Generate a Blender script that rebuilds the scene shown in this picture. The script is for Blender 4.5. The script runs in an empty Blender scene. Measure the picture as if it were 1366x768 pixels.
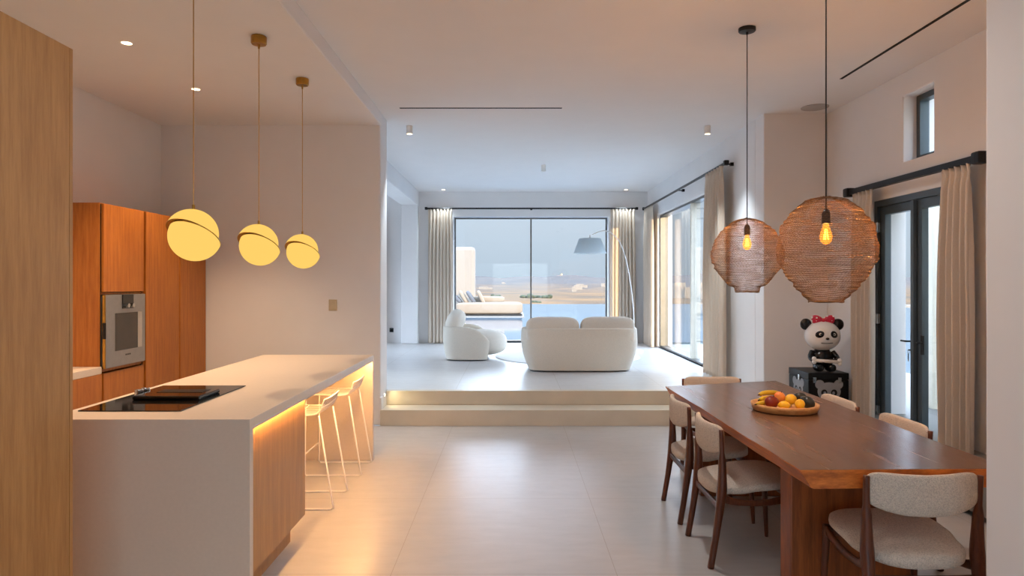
import bpy, bmesh, math, random
from mathutils import Vector, Matrix, noise
PI = math.pi
random.seed(7)
scene = bpy.context.scene
COL = scene.collection

# ---------------------------------------------------------------- materials
def lin(c):
    return tuple(((v/255)/12.92 if v/255 <= .04045 else ((v/255+.055)/1.055)**2.4) for v in c) + (1,)
class N:
    def __init__(s, name):
        s.m = bpy.data.materials.new(name); s.m.use_nodes = True
        s.t = s.m.node_tree; s.t.nodes.clear()
        s.out = s.n('ShaderNodeOutputMaterial')
    def n(s, typ, **kw):
        nd = s.t.nodes.new(typ)
        for k, v in kw.items():
            if k.startswith('i_'):
                nd.inputs[k[2:].replace('_', ' ')].default_value = v
            else: setattr(nd, k, v)
        return nd
    def l(s, a, b): s.t.links.new(a, b)
    def math(s, op, a, b=None, c=None):
        nd = s.n('ShaderNodeMath', operation=op)
        for i, v in enumerate((a, b, c)):
            if v is None: continue
            if isinstance(v, (int, float)): nd.inputs[i].default_value = v
            else: s.l(v, nd.inputs[i])
        return nd.outputs[0]
    def mix(s, f, a, b):
        nd = s.n('ShaderNodeMix', data_type='RGBA')
        for i, v in ((0, f), (6, a), (7, b)):
            if isinstance(v, (int, float, tuple)): nd.inputs[i].default_value = v
            else: s.l(v, nd.inputs[i])
        return nd.outputs[2]
    def coords(s, scale=(1, 1, 1), rot=(0, 0, 0), loc=(0, 0, 0)):
        tc = s.n('ShaderNodeTexCoord'); mp = s.n('ShaderNodeMapping')
        mp.inputs['Scale'].default_value = scale; mp.inputs['Rotation'].default_value = rot; mp.inputs['Location'].default_value = loc
        s.l(tc.outputs['Object'], mp.inputs['Vector']); return mp.outputs[0]
    def noise(s, vec, scale=5, detail=4, rough=.5):
        nd = s.n('ShaderNodeTexNoise'); nd.inputs['Scale'].default_value = scale
        nd.inputs['Detail'].default_value = detail; nd.inputs['Roughness'].default_value = rough
        s.l(vec, nd.inputs['Vector']); return nd.outputs['Fac']
    def ramp(s, f, stops):
        nd = s.n('ShaderNodeValToRGB'); cr = nd.color_ramp
        while len(cr.elements) < len(stops): cr.elements.new(.5)
        for e, (p, c) in zip(cr.elements, stops): e.position = p; e.color = c
        s.l(f, nd.inputs[0]); return nd.outputs[0]
    def bsdf(s, color, rough=.5, metal=0, spec=.5, bump=None, bstr=.3, bdist=.01, **kw):
        b = s.n('ShaderNodeBsdfPrincipled')
        if isinstance(color, tuple): b.inputs['Base Color'].default_value = color
        else: s.l(color, b.inputs['Base Color'])
        if isinstance(rough, (int, float)): b.inputs['Roughness'].default_value = rough
        else: s.l(rough, b.inputs['Roughness'])
        b.inputs['Metallic'].default_value = metal
        b.inputs['Specular IOR Level'].default_value = spec
        for k, v in kw.items(): b.inputs[k.replace('_', ' ')].default_value = v
        if bump is not None:
            bp = s.n('ShaderNodeBump'); bp.inputs['Strength'].default_value = bstr; bp.inputs['Distance'].default_value = bdist
            s.l(bump, bp.inputs['Height']); s.l(bp.outputs[0], b.inputs['Normal'])
        s.b = b; s.l(b.outputs[0], s.out.inputs[0]); return s.m

def plain(name, c, rough=.5, metal=0, var=.06, nscale=8, bstr=0, spec=.5, **kw):
    k = N(name); v = k.coords(); f = k.noise(v, nscale)
    lo = tuple(x*(1-var) for x in lin(c)[:3])+(1,); hi = tuple(min(1, x*(1+var)) for x in lin(c)[:3])+(1,)
    return k.bsdf(k.ramp(f, [(.3, lo), (.7, hi)]), rough, metal, spec, f if bstr else None, bstr, **kw)
def wood(name, c1, c2, scale=(1, 1, 1), rough=.45, grain=6, bstr=.15, spec=.4, c3=None):
    k = N(name); v = k.coords(scale); n1 = k.noise(v, grain, 6, .6)
    v2 = k.coords(tuple(x*5 for x in scale)); n2 = k.noise(v2, grain, 3, .7)
    f = k.math('ADD', k.math('MULTIPLY', n1, .75), k.math('MULTIPLY', n2, .25))
    st = [(.36, lin(c2)), (.64, lin(c1))]
    if c3: st = [(.33, lin(c3)), (.48, lin(c2)), (.66, lin(c1))]
    r = k.math('ADD', k.math('MULTIPLY', n1, .2), rough-.1)
    return k.bsdf(k.ramp(f, st), r, 0, spec, f, bstr, .004)
def emit(name, c, s):
    k = N(name); e = k.n('ShaderNodeEmission'); e.inputs[0].default_value = lin(c); e.inputs[1].default_value = s
    k.l(e.outputs[0], k.out.inputs[0]); return k.m
def tiles(name, c, x0, y0, dx, dy, g=.0035):
    k = N(name); tc = k.n('ShaderNodeTexCoord'); sp = k.n('ShaderNodeSeparateXYZ'); k.l(tc.outputs['Object'], sp.inputs[0])
    def line(o, a, d):
        f = k.math('FRACT', k.math('DIVIDE', k.math('SUBTRACT', o, a), d))
        f = k.math('ABSOLUTE', k.math('SUBTRACT', f, .5))
        return k.math('GREATER_THAN', f, .5-g/2/d)
    L = k.math('MAXIMUM', line(sp.outputs[0], x0, dx), line(sp.outputs[1], y0, dy))
    n = k.noise(k.coords((1, 3, 1)), 4, 6, .6)
    a = tuple(x*.94 for x in lin(c)[:3])+(1,); b = tuple(x*1.05 for x in lin(c)[:3])+(1,)
    base = k.ramp(n, [(.3, a), (.7, b)])
    colr = k.mix(L, base, lin((150, 140, 128)))
    r = k.math('ADD', k.math('MULTIPLY', k.noise(k.coords((2, 2, 1)), 9, 4), .12), .25)
    return k.bsdf(colr, r, 0, .5, k.math('SUBTRACT', 1, L), .2, .002)
def glass(name, tint=(1, 1, 1, 1), ior=1.45):
    k = N(name); fr = k.n('ShaderNodeFresnel'); ge = k.n('ShaderNodeNewGeometry')
    k.l(k.math('MULTIPLY_ADD', ge.outputs['Backfacing'], 1/ior-ior, ior), fr.inputs[0])
    t = k.n('ShaderNodeBsdfTransparent'); t.inputs[0].default_value = tint
    g = k.n('ShaderNodeBsdfGlossy'); g.inputs['Roughness'].default_value = .01
    m = k.n('ShaderNodeMixShader'); k.l(fr.outputs[0], m.inputs[0]); k.l(t.outputs[0], m.inputs[1]); k.l(g.outputs[0], m.inputs[2])
    k.l(m.outputs[0], k.out.inputs[0]); return k.m
def cloth(name, c, trans=.25, bscale=400, bstr=.2, rough=.9):
    k = N(name); v = k.coords((1, 1, .2)); f = k.noise(v, bscale, 2)
    lo = tuple(x*.9 for x in lin(c)[:3])+(1,); hi = lin(c)
    m = k.bsdf(k.ramp(f, [(.3, lo), (.7, hi)]), rough, 0, .1, f, bstr, .002)
    if trans:
        tr = k.n('ShaderNodeBsdfTranslucent'); tr.inputs[0].default_value = hi
        mx = k.n('ShaderNodeMixShader'); mx.inputs[0].default_value = trans
        k.l(k.b.outputs[0], mx.inputs[1]); k.l(tr.outputs[0], mx.inputs[2]); k.l(mx.outputs[0], k.out.inputs[0])
    return m
def boucle(name, c):
    k = N(name); v = k.coords(); vo = k.n('ShaderNodeTexVoronoi'); vo.inputs['Scale'].default_value = 210
    dv = k.n('ShaderNodeTexNoise'); dv.inputs['Scale'].default_value = 60; k.l(v, dv.inputs['Vector'])
    mv = k.n('ShaderNodeVectorMath', operation='MULTIPLY_ADD'); k.l(dv.outputs['Color'], mv.inputs[0]); mv.inputs[1].default_value = (.02, .02, .02); k.l(v, mv.inputs[2])
    k.l(mv.outputs[0], vo.inputs['Vector'])
    f = vo.outputs['Distance']
    lo = tuple(x*.74 for x in lin(c)[:3])+(1,)
    return k.bsdf(k.ramp(f, [(.25, lin(c)), (.75, lo)]), .95, 0, .1, k.math('SUBTRACT', 1, f), .9, .004)

M = {}
M['wall'] = plain('wall_paint', (226, 224, 223), .9, var=.015, nscale=3, spec=.2)
M['ceil'] = plain('ceiling_paint', (229, 226, 224), .95, var=.01, nscale=3, spec=.1)
M['floor'] = tiles('floor_tile', (176, 172, 168), .55, 3.465, 1.185, 1.215)
M['floor2'] = tiles('platform_tile', (194, 192, 190), .55, 7.35, 1.185, 1.215)
M['step'] = plain('step_tile', (196, 186, 168), .4, var=.05, nscale=4)
M['oak'] = wood('oak_veneer', (182, 136, 84), (158, 112, 64), (9, 9, .7), .45, 4)
M['oak_cab'] = wood('oak_cabinet_veneer', (184, 114, 46), (152, 84, 27), (9, 9, .6), .42, 4)
M['stone'] = plain('worktop_stone', (206, 191, 176), .35, var=.02, nscale=60)
M['slab'] = wood('dining_slab_wood', (112, 80, 58), (100, 69, 49), (11, .7, 11), .25, 1.3, .03, .5, (88, 58, 40))
M['slab_side'] = wood('slab_edge_wood', (224, 130, 54), (186, 100, 36), (3, 1.0, 12), .35, 3, .2, .5, (140, 72, 26))  # own orange brown, raised in colour for warm LED light falling on it
M['slab_leg'] = wood('slab_leg_wood', (164, 90, 38), (130, 68, 28), (9, 4, .8), .35, 3, .15, .5, (100, 50, 20))
M['teak'] = wood('chair_teak', (104, 54, 30), (66, 32, 19), (14, 14, 1.5), .32, 5, .1)
M['boucle'] = boucle('cream_boucle', (222, 208, 192))
M['sofa'] = cloth('cream_sofa_fabric', (222, 214, 200), 0, 250, .35)
M['sofa_cush'] = cloth('cream_sofa_cushion_fabric', (226, 219, 207), 0, 220, .35)
M['curtain'] = cloth('linen_curtain', (228, 214, 197), .3, 300)
M['curtain_w'] = cloth('linen_curtain_warm', (216, 205, 193), .22, 300)
M['black'] = plain('black_metal', (30, 29, 30), .4, .6)
M['frame_grey'] = plain('anthracite_frame', (74, 86, 94), .4, .2)
M['frame_dark'] = plain('slim_grey_frame', (112, 112, 110), .35, .7)
M['mullion'] = plain('sunlit_aluminium_post', (222, 214, 196), .5)  # grey aluminium post; its sunlit cream is put into the colour
M['glass'] = glass('window_glass')
M['brass'] = plain('brushed_brass', (176, 132, 62), .3, 1, var=.15, nscale=30)
M['cord_gold'] = plain('gold_cord', (190, 150, 90), .6)
M['steel'] = plain('oven_steel', (150, 148, 146), .35, .6, var=.04, nscale=20)
M['ovenglass'] = plain('oven_glass', (60, 56, 52), .12, 0)
M['blackglass'] = plain('cooktop_glass', (12, 11, 11), .06, 0, spec=.8)
M['chrome'] = plain('chrome', (210, 208, 204), .15, 1)
M['whitewire'] = plain('white_wire', (232, 226, 218), .4)
M['panda_w'] = plain('white_lacquer', (225, 222, 218), .2)
M['panda_k'] = plain('black_lacquer', (14, 14, 15), .2)
M['trunkblack'] = plain('black_trunk_lacquer', (16, 16, 17), .45, spec=.25)
M['trunkgrey'] = plain('grey_bear_print', (138, 140, 144), .6)
M['switch'] = plain('beige_switch', (196, 180, 150), .4)
M['white'] = plain('white_enamel', (232, 228, 222), .5)
M['darkslot'] = plain('dark_slot', (14, 13, 13), .8)
M['lampshade'] = cloth('grey_lamp_shade', (226, 232, 234), .65, 200)
M['rug'] = cloth('white_rug', (224, 222, 216), 0, 120, .6)
M['globe'] = emit('opal_globe_glow', (255, 206, 104), .91)
M['bulbglow'] = emit('filament_glow', (255, 170, 60), 14)
M['led'] = emit('led_strip_glow', (255, 190, 116), 230)
M['spotglow'] = emit('spot_glow', (255, 224, 180), 8)
M['bowl'] = wood('light_bowl_wood', (222, 172, 112), (190, 134, 78), (6, 6, 14), .45, 4)
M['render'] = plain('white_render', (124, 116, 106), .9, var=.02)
M['render_pale'] = plain('cream_render', (226, 222, 206), .9, var=.02)
M['deck'] = plain('terrace_stone', (112, 110, 106), .6, var=.04)
M['daybed'] = cloth('beige_outdoor_fabric', (128, 116, 102), 0, 100, .2)
M['pillow_grey'] = cloth('grey_outdoor_fabric', (88, 90, 94), 0, 100, .2)
M['bush'] = plain('olive_foliage', (50, 56, 36), .9, var=.4, nscale=3)
M['winframe_house'] = plain('dark_window', (70, 76, 84), .5)
M['hinge'] = plain('hinge_black', (20, 20, 20), .5)
# bow with dots
k = N('red_dotted_bow'); vo = k.n('ShaderNodeTexVoronoi'); vo.inputs['Scale'].default_value = 26; vo.inputs['Randomness'].default_value = .35
k.l(k.coords(), vo.inputs['Vector']); f = k.math('LESS_THAN', vo.outputs['Distance'], .37)
M['bow'] = k.bsdf(k.mix(f, lin((196, 30, 62)), lin((240, 236, 232))), .3)
# wire shade
k = N('bronze_wire'); f = k.noise(k.coords(), 40)
m_ = k.bsdf(k.ramp(f, [(.3, lin((76, 52, 32))), (.7, lin((128, 92, 54)))]), .5, .2)
M['wire'] = m_
# water
k = N('pool_water'); n_ = k.noise(k.coords((1, .5, 1)), 2.5, 3)
M['water'] = k.bsdf(lin((78, 98, 112)), .06, 0, .6, n_, .05, .02)
# bulb glass
k = N('amber_bulb_glass'); t = k.n('ShaderNodeBsdfTransparent'); t.inputs[0].default_value = (1, .78, .45, 1)
e = k.n('ShaderNodeEmission'); e.inputs[0].default_value = lin((255, 160, 60)); e.inputs[1].default_value = .9
ad = k.n('ShaderNodeAddShader'); k.l(t.outputs[0], ad.inputs[0]); k.l(e.outputs[0], ad.inputs[1]); k.l(ad.outputs[0], k.out.inputs[0])
M['bulb'] = k.m
def fruit(name, c1, c2, sc=12, rough=.4):
    k = N(name); f = k.noise(k.coords(), sc, 3)
    return k.bsdf(k.ramp(f, [(.35, lin(c1)), (.65, lin(c2))]), rough, 0, .4, k.noise(k.coords(), 150), .1, .002)
M['banana'] = fruit('banana_skin', (214, 178, 44), (196, 158, 44), 14)
M['bananatip'] = fruit('banana_tip', (60, 42, 24), (90, 66, 34))
M['mango'] = fruit('dark_red_skin', (104, 26, 24), (140, 48, 28), 8)
M['peach'] = fruit('peach_skin', (222, 110, 50), (236, 150, 66), 10)
M['lemon'] = fruit('lemon_skin', (236, 176, 30), (242, 190, 44), 10)
M['avocado'] = fruit('avocado_skin', (34, 36, 34), (46, 48, 44), 30)
# terrain
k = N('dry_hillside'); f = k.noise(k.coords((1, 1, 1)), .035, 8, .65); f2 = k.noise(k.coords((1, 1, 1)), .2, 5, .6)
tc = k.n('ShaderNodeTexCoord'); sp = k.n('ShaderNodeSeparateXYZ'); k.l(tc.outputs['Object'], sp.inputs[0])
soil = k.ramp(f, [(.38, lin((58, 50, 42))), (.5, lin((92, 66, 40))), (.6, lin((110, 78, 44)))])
far = k.ramp(f, [(.35, lin((56, 53, 56))), (.6, lin((80, 70, 64)))])  # greyer with distance, haze put into the hill colour
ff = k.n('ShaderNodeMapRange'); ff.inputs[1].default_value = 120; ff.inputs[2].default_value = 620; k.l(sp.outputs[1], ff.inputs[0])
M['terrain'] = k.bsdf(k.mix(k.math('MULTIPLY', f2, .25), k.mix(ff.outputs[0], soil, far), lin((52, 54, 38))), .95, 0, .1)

# ---------------------------------------------------------------- mesh helpers
def link(name, bm, mat, parent=None, smooth=False, bevel=0, seg=2, auto=None):
    me = bpy.data.meshes.new(name); bmesh.ops.recalc_face_normals(bm, faces=bm.faces[:]); bm.to_mesh(me); bm.free()
    mats = mat if isinstance(mat, (list, tuple)) else [mat]
    for m in mats: me.materials.append(M[m] if isinstance(m, str) else m)
    if smooth:
        for p in me.polygons: p.use_smooth = True
    o = bpy.data.objects.new(name, me); COL.objects.link(o)
    if parent is not None: o.parent = parent
    if bevel:
        b = o.modifiers.new('Bevel', 'BEVEL'); b.width = bevel; b.segments = seg; b.limit_method = 'ANGLE'; b.angle_limit = .6
    return o
def tag(o, label=None, cat=None, group=None, kind=None):
    if label: o['label'] = label
    if cat: o['category'] = cat
    if group: o['group'] = group
    if kind: o['kind'] = kind
    return o
def empty(name, loc=(0, 0, 0), rz=0, label=None, cat=None, group=None, kind=None):
    o = bpy.data.objects.new(name, None); COL.objects.link(o); o.location = loc; o.rotation_euler = (0, 0, rz)
    o.empty_display_size = .1
    return tag(o, label, cat, group, kind)
def copy_tree(o, parent=None):
    c = o.copy(); COL.objects.link(c); c.parent = parent
    for ch in [x for x in list(o.children)]: copy_tree(ch, c)
    return c
def bx(bm, x0, x1, y0, y1, z0, z1, mi=0):
    v = [bm.verts.new(p) for p in ((x0,y0,z0),(x1,y0,z0),(x1,y1,z0),(x0,y1,z0),(x0,y0,z1),(x1,y0,z1),(x1,y1,z1),(x0,y1,z1))]
    for f in ((0,3,2,1),(4,5,6,7),(0,1,5,4),(1,2,6,5),(2,3,7,6),(3,0,4,7)):
        bm.faces.new([v[i] for i in f]).material_index = mi
    return v
def box(name, x0, x1, y0, y1, z0, z1, mat, parent=None, bevel=0, kind=None):
    bm = bmesh.new(); bx(bm, x0, x1, y0, y1, z0, z1)
    o = link(name, bm, mat, parent, bevel=bevel)
    if kind: o['kind'] = kind
    return o
def loft(bm, rings, close=True, cap=True, mi=0):
    rs = [[bm.verts.new(p) for p in r] for r in rings]; n = len(rs[0])
    for a, b in zip(rs, rs[1:]):
        for i in range(n if close else n-1):
            j = (i+1) % n
            bm.faces.new((a[i], a[j], b[j], b[i])).material_index = mi
    if cap:
        bm.faces.new(rs[0][::-1]).material_index = mi; bm.faces.new(rs[-1]).material_index = mi
    return rs
def lathe(bm, prof, c=(0, 0, 0), n=32, mi=0, cap=True):
    loft(bm, [[(c[0]+r*math.cos(2*PI*i/n), c[1]+r*math.sin(2*PI*i/n), c[2]+z) for i in range(n)] for r, z in prof], True, cap, mi)
def cyl(bm, c, r, z0, z1, n=24, r1=None, mi=0):
    lathe(bm, [(r, z0), (r if r1 is None else r1, z1)], (c[0], c[1], 0), n, mi)
def sweep(bm, pts, rad, n=10, up=Vector((0, 0, 1)), cap=True, sq=1, mi=0, closed=False):
    """rad: number, or list of numbers/(w,d) pairs; w is across 'side', d across 'up'"""
    P = [Vector(p) for p in pts]; m = len(P); rings = []
    for i, p in enumerate(P):
        if closed: t = (P[(i+1) % m]-P[i-1]).normalized()
        else: t = (P[min(i+1, m-1)]-P[max(i-1, 0)]).normalized()
        u = up if abs(t.dot(up)) < .95 else Vector((0, 1, 0))
        if abs(t.dot(u)) > .95: u = Vector((1, 0, 0))
        s = t.cross(u).normalized(); w = s.cross(t).normalized()
        r = rad[i] if isinstance(rad, list) else rad
        a, b = r if isinstance(r, (list, tuple)) else (r, r)
        ring = []
        for k in range(n):
            th = 2*PI*(k+.5)/n; c, d = math.cos(th), math.sin(th)
            if sq != 1: c = math.copysign(abs(c)**sq, c); d = math.copysign(abs(d)**sq, d)
            ring.append(tuple(p+s*a*c+w*b*d))
        rings.append(ring)
    if closed: rings.append(rings[0]); cap = False
    rs = loft(bm, rings, True, cap, mi)
    return rs
def spline(pts, n=8):
    P = [Vector(p) for p in pts]; out = []
    for i in range(len(P)-1):
        a = P[max(i-1, 0)]; b = P[i]; c = P[i+1]; d = P[min(i+2, len(P)-1)]
        for k in range(n):
            t = k/n
            out.append(.5*((2*b)+(c-a)*t+(2*a-5*b+4*c-d)*t*t+(3*b-a-3*c+d)*t**3))
    out.append(P[-1]); return out
def sgnp(v, e): return math.copysign(abs(v)**e, v)
def supell(bm, a, b, c, e1=.5, e2=.5, loc=(0, 0, 0), nu=40, nv=20, fn=None, rot=None, axis='Z', mi=0):
    """superellipsoid; e1 roundness along axis, e2 roundness of outline"""
    def pt(u, v):
        cu = sgnp(math.cos(v), e1); p = Vector((a*cu*sgnp(math.cos(u), e2), b*cu*sgnp(math.sin(u), e2), c*sgnp(math.sin(v), e1)))
        if axis == 'Y': p = Vector((p.x/1, p.z/c*b if c else 0, p.y/b*c if b else 0))
        if fn: p = Vector(fn(p))
        if rot: p = rot @ p
        return p+Vector(loc)
    rings = []
    for j in range(1, nv):
        v = -PI/2+PI*j/nv
        rings.append([pt(2*PI*i/nu, v) for i in range(nu)])
    rs = [[bm.verts.new(p) for p in r] for r in rings]
    s = bm.verts.new(pt(0, -PI/2)); t = bm.verts.new(pt(0, PI/2))
    for q, r in zip(rs, rs[1:]):
        for i in range(nu): bm.faces.new((q[i], q[(i+1) % nu], r[(i+1) % nu], r[i])).material_index = mi
    for i in range(nu):
        bm.faces.new((s, rs[0][(i+1) % nu], rs[0][i])).material_index = mi
        bm.faces.new((t, rs[-1][i], rs[-1][(i+1) % nu])).material_index = mi
def wall_y(name, x0, x1, y0, y1, z0, z1, holes=(), mat='wall', bevel=0):
    """wall in the xz plane (thickness along y) with rectangular holes (hx0,hx1,hz0,hz1)"""
    bm = bmesh.new(); xs = sorted({x0, x1, *[h[0] for h in holes], *[h[1] for h in holes]}); zs = sorted({z0, z1, *[h[2] for h in holes], *[h[3] for h in holes]})
    cells(bm, xs, zs, y0, y1, holes, False)
    return tag(link(name, bm, mat, bevel=bevel, seg=3), kind='structure')
def wall_x(name, x0, x1, y0, y1, z0, z1, holes=(), mat='wall', bevel=0):
    bm = bmesh.new(); ys = sorted({y0, y1, *[h[0] for h in holes], *[h[1] for h in holes]}); zs = sorted({z0, z1, *[h[2] for h in holes], *[h[3] for h in holes]})
    cells(bm, ys, zs, x0, x1, holes, True)
    return tag(link(name, bm, mat, bevel=bevel, seg=3), kind='structure')
def cells(bm, us, zs, t0, t1, holes, alongy):
    def solid(i, j):
        if i < 0 or j < 0 or i >= len(us)-1 or j >= len(zs)-1: return False
        u = (us[i]+us[i+1])/2; z = (zs[j]+zs[j+1])/2
        return not any(h[0] < u < h[1] and h[2] < z < h[3] for h in holes)
    cache = {}
    def V(u, z, t):
        p = (t, u, z) if alongy else (u, t, z)
        if p not in cache: cache[p] = bm.verts.new(p)
        return cache[p]
    for i in range(len(us)-1):
        for j in range(len(zs)-1):
            if not solid(i, j): continue
            a, b, c, d = us[i], us[i+1], zs[j], zs[j+1]
            for t in (t0, t1): bm.faces.new((V(a, c, t), V(b, c, t), V(b, d, t), V(a, d, t)))
            if not solid(i-1, j): bm.faces.new((V(a, c, t0), V(a, d, t0), V(a, d, t1), V(a, c, t1)))
            if not solid(i+1, j): bm.faces.new((V(b, c, t0), V(b, d, t0), V(b, d, t1), V(b, c, t1)))
            if not solid(i, j-1): bm.faces.new((V(a, c, t0), V(b, c, t0), V(b, c, t1), V(a, c, t1)))
            if not solid(i, j+1): bm.faces.new((V(a, d, t0), V(b, d, t0), V(b, d, t1), V(a, d, t1)))
    bmesh.ops.dissolve_limit(bm, angle_limit=.01, verts=bm.verts[:], edges=bm.edges[:])

UF = .327   # upper floor
CH = 3.35; KH = 3.22
# ---------------------------------------------------------------- room shell
box('floor', -3.9, 3.7, -3.2, 7.05, -.15, 0, 'floor', kind='structure')
bm = bmesh.new(); bx(bm, -1.41, 2.71, 7.05, 7.42, 0, .17); tag(link('trim_1', bm, 'step', bevel=.004), kind='structure')
bm = bmesh.new(); bx(bm, -1.405, 2.71, 7.35, 7.44, .17, UF); tag(link('trim_2', bm, 'step', bevel=.003), kind='structure')
bm = bmesh.new(); bx(bm, -5.2, 3.0, 7.44, 13.75, .0, UF); tag(link('floor', bm, 'floor2'), kind='structure')
bm = bmesh.new(); bx(bm, -1.4, 3.7, -3.2, 7.1, CH, CH+.2); bx(bm, -5.2, 3.0, 7.1, 13.6, CH, CH+.2)
tag(link('ceiling', bm, 'ceil'), kind='structure')
box('ceiling', -3.9, -1.4, -3.2, 7.1, KH, CH+.2, 'ceil', kind='structure', bevel=.01)
wall_x("wall_left", -4.0, -3.765, -3.2, 7.3, -.1, CH+.1)
wall_y('wall_kitchen', -3.9, -1.41, 7.08, 7.44, 0, CH+.1, bevel=.015)
wall_y('wall_far', -5.2, 3.2, 13.2, 13.55, 0, CH+.25, [(-1.17, 1.93, UF, 2.85), (-4.6, -2.75, UF, 2.6)])
wall_x('wall_right', 2.71, 2.98, 7.352, 13.2, 0, CH+.1, [(8.5, 12.3, UF, 2.79)], bevel=.012)
wall_y('wall_middle', 2.71, 3.4, 7.1, 7.35, 0, CH+.1, bevel=.012)
wall_x('wall_dining', 3.4, 3.7, -3.2, 7.35, 0, CH+.1, [(5.0, 6.19, 0, 2.29), (5.32, 5.74, 2.58, 3.15)], bevel=.01)
wall_x('wall_front', 1.75, 3.4, -3.0, 2.44, 0, CH+.1, bevel=.01)
wall_x('wall_aisle', -5.2, -5.0, 7.3, 13.2, 0, CH+.1, [(8.0, 12.6, UF, 2.8)])
wall_y('wall_aisle_end', -5.2, -3.76, 7.3, 7.44, 0, CH+.1)
wall_y('wall_rear', -4.0, 3.7, -3.2, -3.0, 0, CH+.1, [(-1.6, 1.6, .0, 2.4)])  # opening added behind the camera to let in soft sky light
box('trim_3', -2.19, -1.86, 7.44, 13.02, 3.06, CH+.02, 'wall', kind='structure', bevel=.012)   # beam
box('trim_4', -2.19, -1.86, 13.02, 13.22, UF, CH+.02, 'wall', kind='structure', bevel=.012)  # pier
box('baseboard_kitchen', -1.42, -1.398, 7.07, 7.35, .0, .30, 'wall', kind='structure', bevel=.004)
box('baseboard_far', -1.86, 2.71, 13.185, 13.2, UF, UF+.001+.06, 'wall', kind='structure')
bpy.data.objects['baseboard_far'].hide_render = False
bpy.data.objects.remove(bpy.data.objects['baseboard_far'])

# ---------------------------------------------------------------- windows / doors
def frame_y(name, x0, x1, z0, z1, y, w, d, mull, mat, parent, ins=()):
    bm = bmesh.new()
    bx(bm, x0, x0+w, y-d/2, y+d/2, z0, z1); bx(bm, x1-w, x1, y-d/2, y+d/2, z0, z1)
    bx(bm, x0+w, x1-w, y-d/2, y+d/2, z1-w, z1); bx(bm, x0+w, x1-w, y-d/2, y+d/2, z0, z0+w)
    for m in mull: bx(bm, m-w/2, m+w/2, y-d/2, y+d/2, z0+w, z1-w)
    return link(name, bm, mat, parent)
w = empty('window_1', (0, 0, 0), kind='structure')
frame_y('window_frame', -1.17, 1.93, UF, 2.85, 13.42, .03, .06, [.385], 'frame_dark', w)
box('window_pane', -1.14, .37, 13.415, 13.421, UF+.03, 2.82, 'glass', w)
box('window_pane', .40, 1.90, 13.405, 13.411, UF+.03, 2.82, 'glass', w)
w = empty('window_2', (0, 0, 0), kind='structure')
def xframe(name, x, d, y0, y1, z0, z1, w_, mat, parent, mull=(), mw=None, bw=None):
    bm = bmesh.new(); mw = mw or w_; bw = bw or w_
    bx(bm, x-d/2, x+d/2, y0, y0+w_, z0, z1); bx(bm, x-d/2, x+d/2, y1-w_, y1, z0, z1)
    bx(bm, x-d/2, x+d/2, y0+w_, y1-w_, z1-w_, z1); bx(bm, x-d/2, x+d/2, y0+w_, y1-w_, z0, z0+bw)
    for m in mull: bx(bm, x-d/2, x+d/2, m-mw/2, m+mw/2, z0+bw, z1-w_)
    return link(name, bm, mat, parent)
xframe('window_frame', 2.83, .14, 8.5, 12.3, UF, 2.79, .035, 'frame_dark', w)
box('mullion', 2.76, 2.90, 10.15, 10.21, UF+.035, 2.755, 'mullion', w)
box('window_pane', 2.80, 2.806, 8.54, 10.15, UF+.03, 2.75, 'glass', w)
box('window_pane', 2.85, 2.856, 10.21, 12.26, UF+.03, 2.75, 'glass', w)
w = empty('window_3', (0, 0, 0), kind='structure')
frame_y('window_frame', -4.6, -2.75, UF, 2.6, 13.42, .04, .06, [], 'frame_dark', w)
box('window_pane', -4.56, -2.79, 13.415, 13.421, UF+.04, 2.56, 'glass', w)
w = empty('window_4', (0, 0, 0), kind='structure')
xframe('window_frame', 3.56, .08, 5.32, 5.74, 2.58, 3.15, .05, 'frame_grey', w)
box('window_pane', 3.555, 3.561, 5.37, 5.69, 2.63, 3.10, 'glass', w)
w = empty('window_5', (0, 0, 0), kind='structure')  # out of view, added to bring more sky light into the living area
xframe('window_frame', -5.1, .06, 8.0, 12.6, UF, 2.8, .04, 'frame_dark', w, [10.3])
box('window_pane', -5.103, -5.097, 8.04, 10.28, UF+.04, 2.76, 'glass', w)
box('window_pane', -5.103, -5.097, 10.32, 12.56, UF+.04, 2.76, 'glass', w)

# french door in the dining wall
d = empty('door_1', (0, 0, 0), kind='structure')
bm = bmesh.new()
bx(bm, 3.40, 3.50, 5.0, 5.05, 0, 2.29); bx(bm, 3.40, 3.50, 6.14, 6.19, 0, 2.29); bx(bm, 3.40, 3.50, 5.05, 6.14, 2.235, 2.29)
link('door_frame', bm, 'frame_grey', d)
def leaf(y0, y1, handle_y, sgn):
    o = xframe('door_leaf', 3.455, .055, y0, y1, .012, 2.23, .075, 'frame_grey', d, bw=.11)
    box('door_pane', 3.452, 3.458, y0+.075, y1-.075, .122, 2.155, 'glass', o)
    bm = bmesh.new()
    bx(bm, 3.415, 3.427, handle_y-.016, handle_y+.016, .93, 1.09)
    sweep(bm, [(3.42, handle_y, 1.03), (3.375, handle_y, 1.03), (3.37, handle_y+sgn*.02, 1.03), (3.37, handle_y+sgn*.075, 1.03)], .008, 8)
    link('door_handle', bm, 'black', o, smooth=False)
    return o
l1 = leaf(5.60, 6.135, 5.64, 1); l2 = leaf(5.055, 5.59, 5.50, -1)
bm = bmesh.new(); [bx(bm, 3.39, 3.42, 6.128, 6.15, z, z+.09) for z in (.3, 1.15, 2.0)]
link('door_hinge', bm, 'chrome', l1)
bm = bmesh.new(); bx(bm, 3.39, 3.425, 5.575, 5.615, .012, 2.23); link('door_trim', bm, 'frame_grey', d, bevel=.004)
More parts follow.
